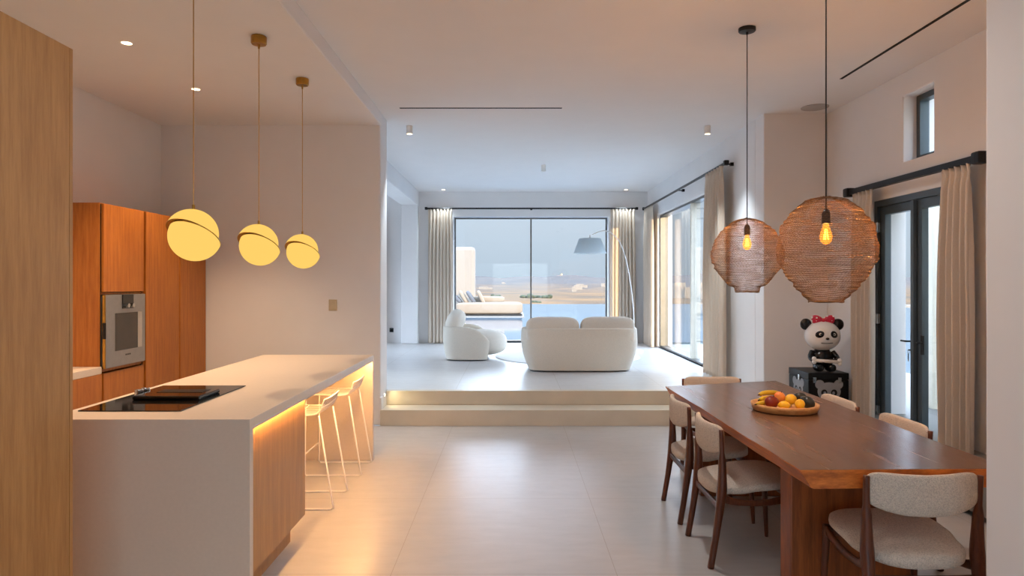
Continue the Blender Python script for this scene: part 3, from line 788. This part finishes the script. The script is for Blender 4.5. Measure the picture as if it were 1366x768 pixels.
ball('mango', 1029.5, 536, 3.99, .044, .036, .037, 'mango', 'dark red mango at the front left of the fruit bowl', .3, .1)
ball('peach', 1040, 529.5, 4.08, .034, .034, .033, 'peach', 'orange peach behind the dark mango in the fruit bowl')
ball('lemon', 1055, 532.5, 4.03, .036, .032, .032, 'lemon', 'largest lemon, on top in the middle of the fruit bowl', .4, -.1, 'lemons in the fruit bowl', True)
ball('lemon', 1046, 540.5, 3.93, .033, .027, .027, 'lemon', 'lemon at the front rim of the fruit bowl below the peach', -.3, 0, 'lemons in the fruit bowl', True)
ball('lemon', 1067, 539, 3.95, .030, .028, .032, 'lemon', 'lemon standing beside the dark avocados in the fruit bowl', .9, .9, 'lemons in the fruit bowl', True)
ball('avocado', 1066, 529.5, 4.12, .045, .030, .030, 'avocado', 'avocado at the back of the fruit bowl, half hidden', 2.6, .1, 'avocados in the fruit bowl', pear=.35)
ball('avocado', 1077, 536, 4.02, .048, .034, .037, 'avocado', 'large dark avocado at the right rim of the fruit bowl', 2.2, -.5, 'avocados in the fruit bowl', pear=.35)
def banana(pts, r, lb):
    P = spline(pts, 6); m = len(P); bm = bmesh.new(); o0 = P[0].copy()
    rad = [r*(.35+.65*math.sin(PI*(.12+.76*i/(m-1)))**.6) for i in range(m)]; rad[0] = r*.3; rad[-1] = r*.25
    sweep(bm, [p-o0 for p in P], rad, 10); o = link('banana', bm, 'banana', smooth=True); o.location = o0
    bm = bmesh.new(); d = (P[0]-P[1]).normalized(); sweep(bm, [d*-.002, d*.012], r*.33, 8); link('stem', bm, 'bananatip', o)
    tag(o, lb, 'banana', 'bananas in the fruit bowl')
banana([(fpos(1013, 4.1), 4.10, .835), (fpos(1022, 4.12), 4.13, .842), (fpos(1034, 4.15), 4.15, .838), (fpos(1044, 4.15), 4.16, .822)], .015, 'topmost banana reaching over the peach in the fruit bowl')
banana([(fpos(1013, 4.02), 4.02, .816), (fpos(1020, 4.04), 4.05, .822), (fpos(1032, 4.08), 4.09, .815), (fpos(1042, 4.1), 4.11, .80)], .014, 'middle banana tucked behind the mango in the fruit bowl')
banana([(fpos(1009, 3.98), 3.98, .797), (fpos(1016, 4.0), 4.0, .80), (fpos(1026, 4.03), 4.045, .795), (fpos(1038, 4.06), 4.08, .787)], .014, 'lowest banana at the left rim of the fruit bowl')

# ---------------------------------------------------------------- trunk and panda
t = empty('storage_trunk', (3.02, 6.53, 0), label='black lacquered trunk with grey bear head prints in the dining corner', cat='trunk')
box('body', -.185, .20, -.225, .225, 0, .60, 'trunkblack', t, .006)
box('lid', -.187, .202, -.227, .227, .602, .667, 'trunkblack', t, .006)
def bearprint(cx, cz, s, face):
    bm = bmesh.new()
    def disc(x, z, rx, rz, d, mi=0):
        pts = [(x+rx*math.cos(2*PI*i/28), z+rz*math.sin(2*PI*i/28)) for i in range(28)]
        if face == 'f': loft(bm, [[(a, -.226-d, b) for a, b in pts], [(a, -.2255, b) for a, b in pts]], mi=mi)
        else: loft(bm, [[(-.186-d, a, b) for a, b in pts], [(-.1855, a, b) for a, b in pts]], mi=mi)
    disc(cx, cz, .105*s, .085*s, .002); disc(cx-.085*s, cz+.065*s, .042*s, .042*s, .0022); disc(cx+.085*s, cz+.065*s, .042*s, .042*s, .0018)
    disc(cx-.045*s, cz-.01*s, .028*s, .03*s, .0030, 1); disc(cx+.045*s, cz-.01*s, .028*s, .03*s, .0030, 1); disc(cx-.04*s, cz-.012*s, .012*s, .014*s, .0038); disc(cx+.04*s, cz-.012*s, .012*s, .014*s, .0038)
    link('bear_print', bm, ['trunkgrey', 'trunkblack'], t)
bearprint(.01, .49, 1.05, 'f'); bearprint(.0, .49, 1.0, 's')
for x in (-.13, .11):
    bm = bmesh.new(); bx(bm, x-.016, x+.016, -.234, -.226, .575, .625); link('clasp', bm, 'chrome', t, bevel=.002)
bm = bmesh.new(); bx(bm, -.195, -.187, -.04, -.01, .575, .625); link('clasp', bm, 'chrome', t, bevel=.002)

PX, PY, PZ = 3.035, 6.46, .669
t = empty('panda_figurine', (PX, PY, PZ), rz=.12, label='glossy toy panda with a red dotted bow sitting on the black trunk', cat='figurine')
t.rotation_euler = (0, 0, -.12)
t.scale = (.97, .97, .97)
bm = bmesh.new()
supell(bm, .105, .085, .105, .9, .9, (0, 0, .135), 36, 20, lambda p: (p.x*(1-.12*p.z/.1), p.y, p.z))
for s in (-1, 1):
    supell(bm, .046, .075, .042, .9, .9, (s*.055, -.055, .043), 24, 14)       # legs
    supell(bm, .036, .02, .036, .9, .9, (s*.058, -.125, .045), 20, 10)         # feet soles
link('body', bm, 'panda_k', t, smooth=True)
bm = bmesh.new()
for s in (-1, 1):
    sweep(bm, spline([(s*.095, -.01, .19), (s*.125, -.05, .14), (s*.10, -.105, .115), (s*.04, -.12, .11)], 5), [.03-.0006*i for i in range(16)], 12)
    supell(bm, .034, .03, .03, 1, 1, (s*.035, -.122, .108), 18, 10)
link('arms', bm, 'panda_k', t, smooth=True)
bm = bmesh.new()
sweep(bm, [(-.115, -.14, .12), (.115, -.14, .105)], .017, 12)
for s in (-1, 1):
    for dz in (-.016, .016): supell(bm, .022, .02, .022, 1, 1, (s*.12, -.14, .112-s*.007+dz), 16, 10)
link('bone', bm, 'panda_w', t, smooth=True)
bm = bmesh.new(); supell(bm, .168, .15, .148, .95, .95, (0, -.01, .355), 44, 26)
hd = link('head', bm, 'panda_w', t, smooth=True)
for s in (-1, 1):
    bm = bmesh.new(); supell(bm, .055, .026, .058, .95, .95, (s*.155, .0, .468), 26, 16); link('ear', bm, 'panda_k', t, smooth=True)
    bm = bmesh.new(); supell(bm, .044, .012, .034, 1, 1, (0, 0, 0), 24, 12, None, Matrix.Rotation(s*.5, 3, 'Y'))
    e = link('eye_patch', bm, 'panda_k', hd, smooth=True); e.location = (s*.068, -.143, .375); e.rotation_euler = (0, 0, s*.45)
    bm = bmesh.new(); supell(bm, .017, .006, .014, 1, 1, (s*.062, -.156, .378), 16, 10); link('eye', bm, 'panda_w', hd, smooth=True)
    bm = bmesh.new(); supell(bm, .007, .004, .009, 1, 1, (s*.062, -.162, .377), 12, 8); link('pupil', bm, 'panda_k', hd, smooth=True)
bm = bmesh.new(); supell(bm, .017, .012, .012, 1, .9, (0, -.162, .335), 16, 10); link('nose', bm, 'panda_k', hd, smooth=True)
bm = bmesh.new(); sweep(bm, spline([(-.055, -.146, .292), (0, -.158, .29), (.055, -.146, .294)], 6), .003, 8); link('mouth', bm, 'panda_k', hd, smooth=True)
bm = bmesh.new()
for s in (-1, 1):
    supell(bm, .052, .026, .046, .85, .8, (s*.06, -.03, .52), 28, 16, lambda p, s=s: (p.x, p.y, p.z*(.6+.4*(s*p.x/.052+1)/2+.1)))
supell(bm, .02, .026, .022, .9, .9, (0, -.035, .51), 18, 12)
link('bow', bm, 'bow', t, smooth=True)

# ---------------------------------------------------------------- sofa and armchair
def tub(t, hw, hd, Hh, mat, back_flat, frontcut, thick=.07, nu=72):
    """tub shell open to the +y side; hw half width, hd half depth; top height drops towards the front"""
    bm = bmesh.new(); e = back_flat; rings_o = []
    A = math.radians(frontcut)
    outer = []; 
    for i in range(nu+1):
        a = -PI/2+(-A+2*A*i/nu)          # centred at the back (-y)
        ca, sa = math.cos(a), math.sin(a)
        x = hw*sgnp(ca, e); y = hd*sgnp(sa, e)
        outer.append((x, y))
    nz = 14; cols_o = []; cols_i = []
    for (x, y) in outer:
        f = (y+hd)/(2*hd)
        top = Hh*(1 if f < .40 else math.sqrt(max(.0, 1-((f-.40)/.56)**2.2)) if f < .96 else 0)
        top = max(top, .06)
        co = []; ci = []
        for j in range(nz+1):
            z = .015+(top-.015)*j/nz; q = z/Hh
            s = .86+.14*math.sin(min(1, q*1.35)*PI/2)-.012*max(0, q-.7)/.3
            co.append((x*s, y*s, z))
            r = math.hypot(x, y); k = (r-thick)/r
            ci.append((x*s*k, y*s*k, z))
        cap = []
        r = math.hypot(co[-1][0], co[-1][1])
        for j in range(1, 6):
            th = PI*j/6; k0 = co[-1]; k1 = ci[-1]; m = ((k0[0]+k1[0])/2, (k0[1]+k1[1])/2)
            h = .5*thick*.7
            cap.append((m[0]+(k0[0]-m[0])*math.cos(th), m[1]+(k0[1]-m[1])*math.cos(th), k0[2]+h*math.sin(th)))
        cols_o.append(co+cap+ci[::-1])
    loft(bm, cols_o, False, False)
    # close the two front ends and the bottom
    link('shell', bm, mat, t, smooth=True)
    bm = bmesh.new(); loft(bm, [[(x*.84, y*.84, z) for x, y in outer] for z in (.012, .10)]); link('base', bm, 'darkslot', t)
t = empty('sofa', (.925, 9.25, UF+.004), label='rounded cream two seat sofa seen from behind, facing the pool window', cat='sofa')
tub(t, .80, .44, .565, 'sofa', .42, 128)
def cushion(name, par, a, b, c, loc, e1=.55, e2=.45, rot=None, mat='sofa_cush', fn=None):
    bm = bmesh.new(); supell(bm, a, b, c, e1, e2, loc, 48, 22, fn, rot); return link(name, bm, mat, par, smooth=True)
cushion('seat_cushion', t, .35, .44, .14, (-.355, .08, .29)); cushion('seat_cushion', t, .35, .44, .14, (.355, .08, .29))
tilt = Matrix.Rotation(math.radians(-12), 3, 'X')
cushion('back_cushion', t, .365, .13, .195, (-.375, -.245, .535), .5, .3, tilt); cushion('back_cushion', t, .365, .13, .195, (.375, -.245, .535), .42, .28, tilt)
t = empty('armchair', (-.66, 10.5, UF+.004), rz=-PI/2, label='rounded cream armchair turned sideways beside the left curtain', cat='armchair')
tub(t, .43, .43, .50, 'sofa', .62, 128)
cushion('seat_cushion', t, .35, .47, .20, (0, .11, .255), .7, .75)
cushion('back_cushion', t, .33, .14, .20, (0, -.24, .58), .8, .7, Matrix.Rotation(math.radians(-24), 3, 'X'))
bm = bmesh.new(); lathe(bm, [(1.16, 0), (1.17, .004), (1.16, .008), (1.1, .009)], (0, 0, 0), 96)
o = link('round_rug', bm, 'rug'); o.location = (.9, 10.78, UF+.001); tag(o, 'round white rug between the armchair and the sofa', 'rug')

# ---------------------------------------------------------------- arc floor lamp
t = empty('arc_floor_lamp', (2.12, 11.5, UF), label='slender arc floor lamp with grey drum shade in front of the pool window', cat='floor lamp')
bm = bmesh.new(); lathe(bm, [(.16, 0), (.16, .03), (.15, .035), (.02, .04)], n=36); link('base', bm, 'white', t)
def lp(px, py): return ((px-683)*11.5/880-2.12, 0, 1.53-(py-377)*11.5/880-UF)
bm = bmesh.new(); sweep(bm, spline([(0, 0, .03), lp(845.5, 424), lp(842, 385), lp(835, 346), lp(826, 322), lp(814, 310), lp(803, 308), lp(790, 313)], 8), .009, 10); link('pole', bm, 'white', t, smooth=True)
z0 = lp(0, 338)[2]; z1 = lp(0, 318)[2]; cx = lp(787, 0)[0]
bm = bmesh.new(); lathe(bm, [(.285, z0), (.19, z1), (.187, z1), (.282, z0)], (cx, 0, 0), 44, cap=False); sh = link('lamp_shade', bm, 'lampshade', t, smooth=True)
bm = bmesh.new(); cyl(bm, (cx, 0), .012, z1-.03, z1+.06, 12)
for k in range(3): sweep(bm, [(cx, 0, z1), (cx+.187*math.cos(2*PI*k/3), .187*math.sin(2*PI*k/3), z1)], .003, 6)
link('shade_holder', bm, 'white', t)

# ---------------------------------------------------------------- outside
tag(box('terrace', 2.98, 5.4, -3, 13.2, .05, .30, 'deck'), kind='structure')
tag(box('ground', 5.4, 60, -40, 7.4, -.5, -.2, 'deck'), kind='structure')
tag(box('ground', -60, -5.2, -40, 24, -.5, .2, 'deck'), kind='structure')
tag(box('terrace', -12, -5.2, -4, 24, .05, .30, 'deck'), kind='structure')
tag(box('terrace', -9, 9, -20, -3.21, -.2, -.02, 'deck'), kind='structure')
tag(box('terrace', -12, .45, 24.2, 39, .05, .30, 'deck'), kind='structure')
tag(box('terrace', -5.2, 3.2, 13.55, 13.95, .05, .325, 'deck'), kind='structure')
bm = bmesh.new(); bx(bm, -5.2, 20, 13.95, 24.2, -.1, .27); bx(bm, .45, 20, 24.2, 39, -.1, .27); bx(bm, 5.4, 20, 7.4, 13.95, -.1, .27)
tag(link('pool_water', bm, 'water'), 'large pale blue infinity pool outside the windows', 'pool', kind=None)
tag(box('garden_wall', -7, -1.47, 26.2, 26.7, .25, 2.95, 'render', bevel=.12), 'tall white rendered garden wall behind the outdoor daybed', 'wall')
tag(box('sun_blocker_wall', -1, 10, -8.2, -8, -.1, 4.0, 'render_pale'), kind='structure')  # unseen wall added behind the camera to keep sun off the island
tag(box('garden_wall', 4.10, 4.74, 6.42, 6.6, -.1, 3.9, 'render_pale', bevel=.02), 'cream outdoor wall filling the right leaf of the french door', 'wall')
tag(box('garden_wall', 4.75, 4.95, 2.6, 6.5, -.1, 3.9, 'render_pale', bevel=.02), 'long pale outdoor wall parallel to the dining wall keeping sun off the french door', 'wall')  # out of view, kept to block sun through the door
t = empty('daybed', (-.6, 24.9, .30), label='beige upholstered outdoor daybed at the pool edge', cat='daybed')
box('base', -1.5, .98, -.45, .45, 0, .06, 'black', t)
cushion('mattress', t, 1.25, .5, .22, (-.25, 0, .285), .3, .2, None, 'daybed')
cushion('bolster', t, .62, .18, .12, (-.3, .3, .60), .5, .3, None, 'daybed')
for i, (px, lb, mt, an) in enumerate(((609, 'grey outdoor pillow at the far left of the daybed beside the curtain', 'pillow_grey', -.5), (619, 'slanting beige outdoor pillow between the two grey ones', 'daybed', -.75), (629, 'second grey outdoor pillow on the daybed', 'pillow_grey', -.7), (642, 'slanting beige outdoor pillow nearest the middle of the daybed', 'daybed', -.85))):
    bm = bmesh.new(); supell(bm, .29, .24, .075, .6, .45, (0, 0, 0), 32, 14, None, Matrix.Rotation(-(an+PI/2+.75+.55), 3, 'Y'))
    o = link('outdoor_pillow', bm, mt, smooth=True); o.location = ((px-683)*24.9/880, 24.75+.02*i, (.30+.505+.17)); tag(o, lb, 'pillow', 'pillows on the outdoor daybed')
# terrain
bm = bmesh.new(); rows = []
prof = [(39.5, 405), (55, 401), (90, 397), (150, 392), (250, 388), (400, 384), (600, 378), (800, 373), (1000, 369), (1150, 369), (1400, 380)]
def ypx(Y):
    for (a, ya), (b, yb) in zip(prof, prof[1:]):
        if a <= Y <= b:
            f = (math.log(Y)-math.log(a))/(math.log(b)-math.log(a)); return ya+(yb-ya)*f
    return prof[-1][1]
NY, NX = 90, 110
for j in range(NY+1):
    Y = 39.5*(1400/39.5)**(j/NY); row = []
    for i in range(NX+1):
        sx = -1.0+2.4*i/NX; X = sx*Y
        y = ypx(Y); f = max(0, min(1, (Y-150)/700))
        y += 9.0*noise.noise(Vector((sx*6.5, math.log(Y)*2.2, 3)))*f + 3.0*noise.noise(Vector((sx*30, math.log(Y)*7, 1)))*min(1, f*3+.15)
        y += 3*math.exp(-((Y-70)/40)**2)*(-1 if sx < .02 else .6)*min(1, abs(sx-.02)*12)
        if sx > .02 and Y < 60: y += min(8, (sx-.02)*75)*(1-(Y-39.5)/20.5)
        row.append((X, Y, 1.53+(377-y)*Y/880))
    rows.append(row)
loft(bm, rows, False, False)
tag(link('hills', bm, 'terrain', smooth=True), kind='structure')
bm = bmesh.new(); bx(bm, -60, 70, 39.0, 39.8, -2, .2); tag(link('terrace', bm, 'deck'), kind='structure')
def tz(px, Y):
    """terrain height under the ray through column px at distance Y"""
    i = ((px-683)/880+1.0)/2.4*NX; j = math.log(Y/39.5)/math.log(1400/39.5)*NY
    return rows[min(NY, int(round(j)))][min(NX, int(round(i)))][2]
def house(px, Y, wpx, hm, lb):
    hm *= .75
    w_ = wpx*Y/880/2; z = tz(px, Y); t = empty('hillside_house', (fpos(px, Y), Y, z-.5), label=lb, cat='house', group='white houses on the far hillside')
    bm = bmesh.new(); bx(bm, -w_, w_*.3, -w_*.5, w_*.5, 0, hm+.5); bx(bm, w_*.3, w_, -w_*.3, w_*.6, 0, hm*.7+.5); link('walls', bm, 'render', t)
    for k in range(3):
        x = -w_*.75+k*w_*.42; box('window', x, x+w_*.09, -w_*.5-.05, -w_*.5+.02, hm*.5+.5, hm*.72+.5, 'winframe_house', t)
house(776, 420, 15, 3.2, 'white flat roofed house highest on the slope right of the window bar')
house(806, 430, 8, 3.0, 'white house at the right edge of the pool window view')
house(771, 300, 11, 2.6, 'white house cluster on the middle slope below the highest house')
house(766, 230, 6, 2.2, 'small white house lowest on the slope just above the pool edge')
house(648, 330, 18, 1.8, 'long low white house on the hill beside the garden wall')
house(672, 620, 5, 2.5, 'tiny white house under the ridge left of the window bar')
house(748, 900, 3, 2, 'tiny white house on the ridge line right of the window bar')
house(910, 95, 22, 3.0, 'white villa seen through the living room side window, left of its bar')
house(937, 90, 17, 3.0, 'white villa seen through the living room side window, right of its bar')
def bush(px, Y, r, lb):
    r *= .75
    bm = bmesh.new(); rnd = random.Random(px)
    for k in range(9):
        c = (rnd.uniform(-r, r)*1.3, rnd.uniform(-r, r)*.6, rnd.uniform(.2, .7)*r)
        supell(bm, r*rnd.uniform(.4, .7), r*.5, r*rnd.uniform(.35, .6), 1, 1, c, 14, 8, lambda p: p*(1+.25*noise.noise(p*6/r)))
    o = link('shrub', bm, 'bush', smooth=True); o.location = (fpos(px, Y), Y, tz(px, Y)-.2*r); tag(o, lb, 'shrub', 'olive shrubs beyond the pool')
bush(704, 85, .75, 'olive green shrub behind the window bar beyond the pool')
bush(717, 90, .6, 'olive green shrub just right of the window bar')
bush(731, 88, .65, 'olive green shrub right of the second, before the far slope')
bush(661, 80, .55, 'low olive shrub beyond the daybed')
bush(716, 48, .28, 'small dry shrub at the far pool edge')

# ---------------------------------------------------------------- light
W = bpy.data.worlds.new('World'); scene.world = W; W.use_nodes = True; nt = W.node_tree; nt.nodes.clear()
tc = nt.nodes.new('ShaderNodeTexCoord'); sp = nt.nodes.new('ShaderNodeSeparateXYZ'); nt.links.new(tc.outputs['Generated'], sp.inputs[0])
cr = nt.nodes.new('ShaderNodeValToRGB'); els = cr.color_ramp.elements
stops = [(0, (.38, .36, .34, 1)), (.495, (.45, .50, .56, 1)), (.503, (.45, .56, .67, 1)), (.53, (.50, .61, .72, 1)), (.56, (.55, .66, .77, 1)), (.60, (4.6, 5.6, 7.0, 1)), (.7, (5.6, 7.0, 9.0, 1)), (1, (4.8, 6.4, 8.8, 1))]
while len(els) < len(stops): els.new(.5)
for e, (p, c) in zip(els, stops): e.position = p; e.color = tuple(x/10 for x in c[:3])+(1,)
mp = nt.nodes.new('ShaderNodeMath'); mp.operation = 'MULTIPLY_ADD'; mp.inputs[1].default_value = .5; mp.inputs[2].default_value = .5
nt.links.new(sp.outputs[2], mp.inputs[0]); nt.links.new(mp.outputs[0], cr.inputs[0])
bg = nt.nodes.new('ShaderNodeBackground'); bg.inputs[1].default_value = 10.0; nt.links.new(cr.outputs[0], bg.inputs[0])
wo = nt.nodes.new('ShaderNodeOutputWorld'); nt.links.new(bg.outputs[0], wo.inputs[0])
S = bpy.data.lights.new('sun', 'SUN'); S.energy = 6.5; S.color = (1, .74, .42); S.angle = .01
so = bpy.data.objects.new('sun', S); COL.objects.link(so)
dirv = Vector((-.44, .80, -.075)).normalized(); so.rotation_euler = dirv.to_track_quat('-Z', 'Y').to_euler()
for x, y in ((-2.716, 4.65), (-2.76, 5.76), (-2.7, 3.4)): spot(x, y, KH-.02, 160, WARM, 1.6, .7)  # last spot is added out of view, with no fixture
for x, y in ((-1.34, 12.9), (2.23, 12.9)): spot(x, y, CH-.02, 40, COOL, 1.6, .8)
for x, y in ((-1.19, 7.66), (2.27, 7.66)): spot(x, y, CH-.11, 190, COOL, 1.25, .9)
for x, y, e_ in ((-.5, 1.0, 22), (.9, 4.2, 100), (-.1, 2.4, 24), (.4, -1, 12)): spot(x, y, CH-.02, e_, NEUT, 2.8, .5)  # unseen fill spots with no fixtures, added to brighten dining and foreground

cam = bpy.data.cameras.new('camera'); cam.sensor_width = 36; cam.lens = 36*880/1366; cam.shift_y = -7/1366; cam.clip_end = 3000; cam.clip_start = .05
co = bpy.data.objects.new('camera', cam); COL.objects.link(co); co.location = (0, 0, 1.53); co.rotation_euler = (PI/2, 0, 0)
scene.camera = co
vs = scene.view_settings; vs.view_transform = 'Standard'; vs.look = 'None'; vs.gamma = 1; vs.use_curve_mapping = False; vs.exposure = .2
scene.cycles.max_bounces = 10; scene.cycles.diffuse_bounces = 6; scene.cycles.transparent_max_bounces = 24
scene.cycles.use_denoising = True; scene.cycles.sample_clamp_indirect = 6; scene.cycles.caustics_reflective = False; scene.cycles.caustics_refractive = False
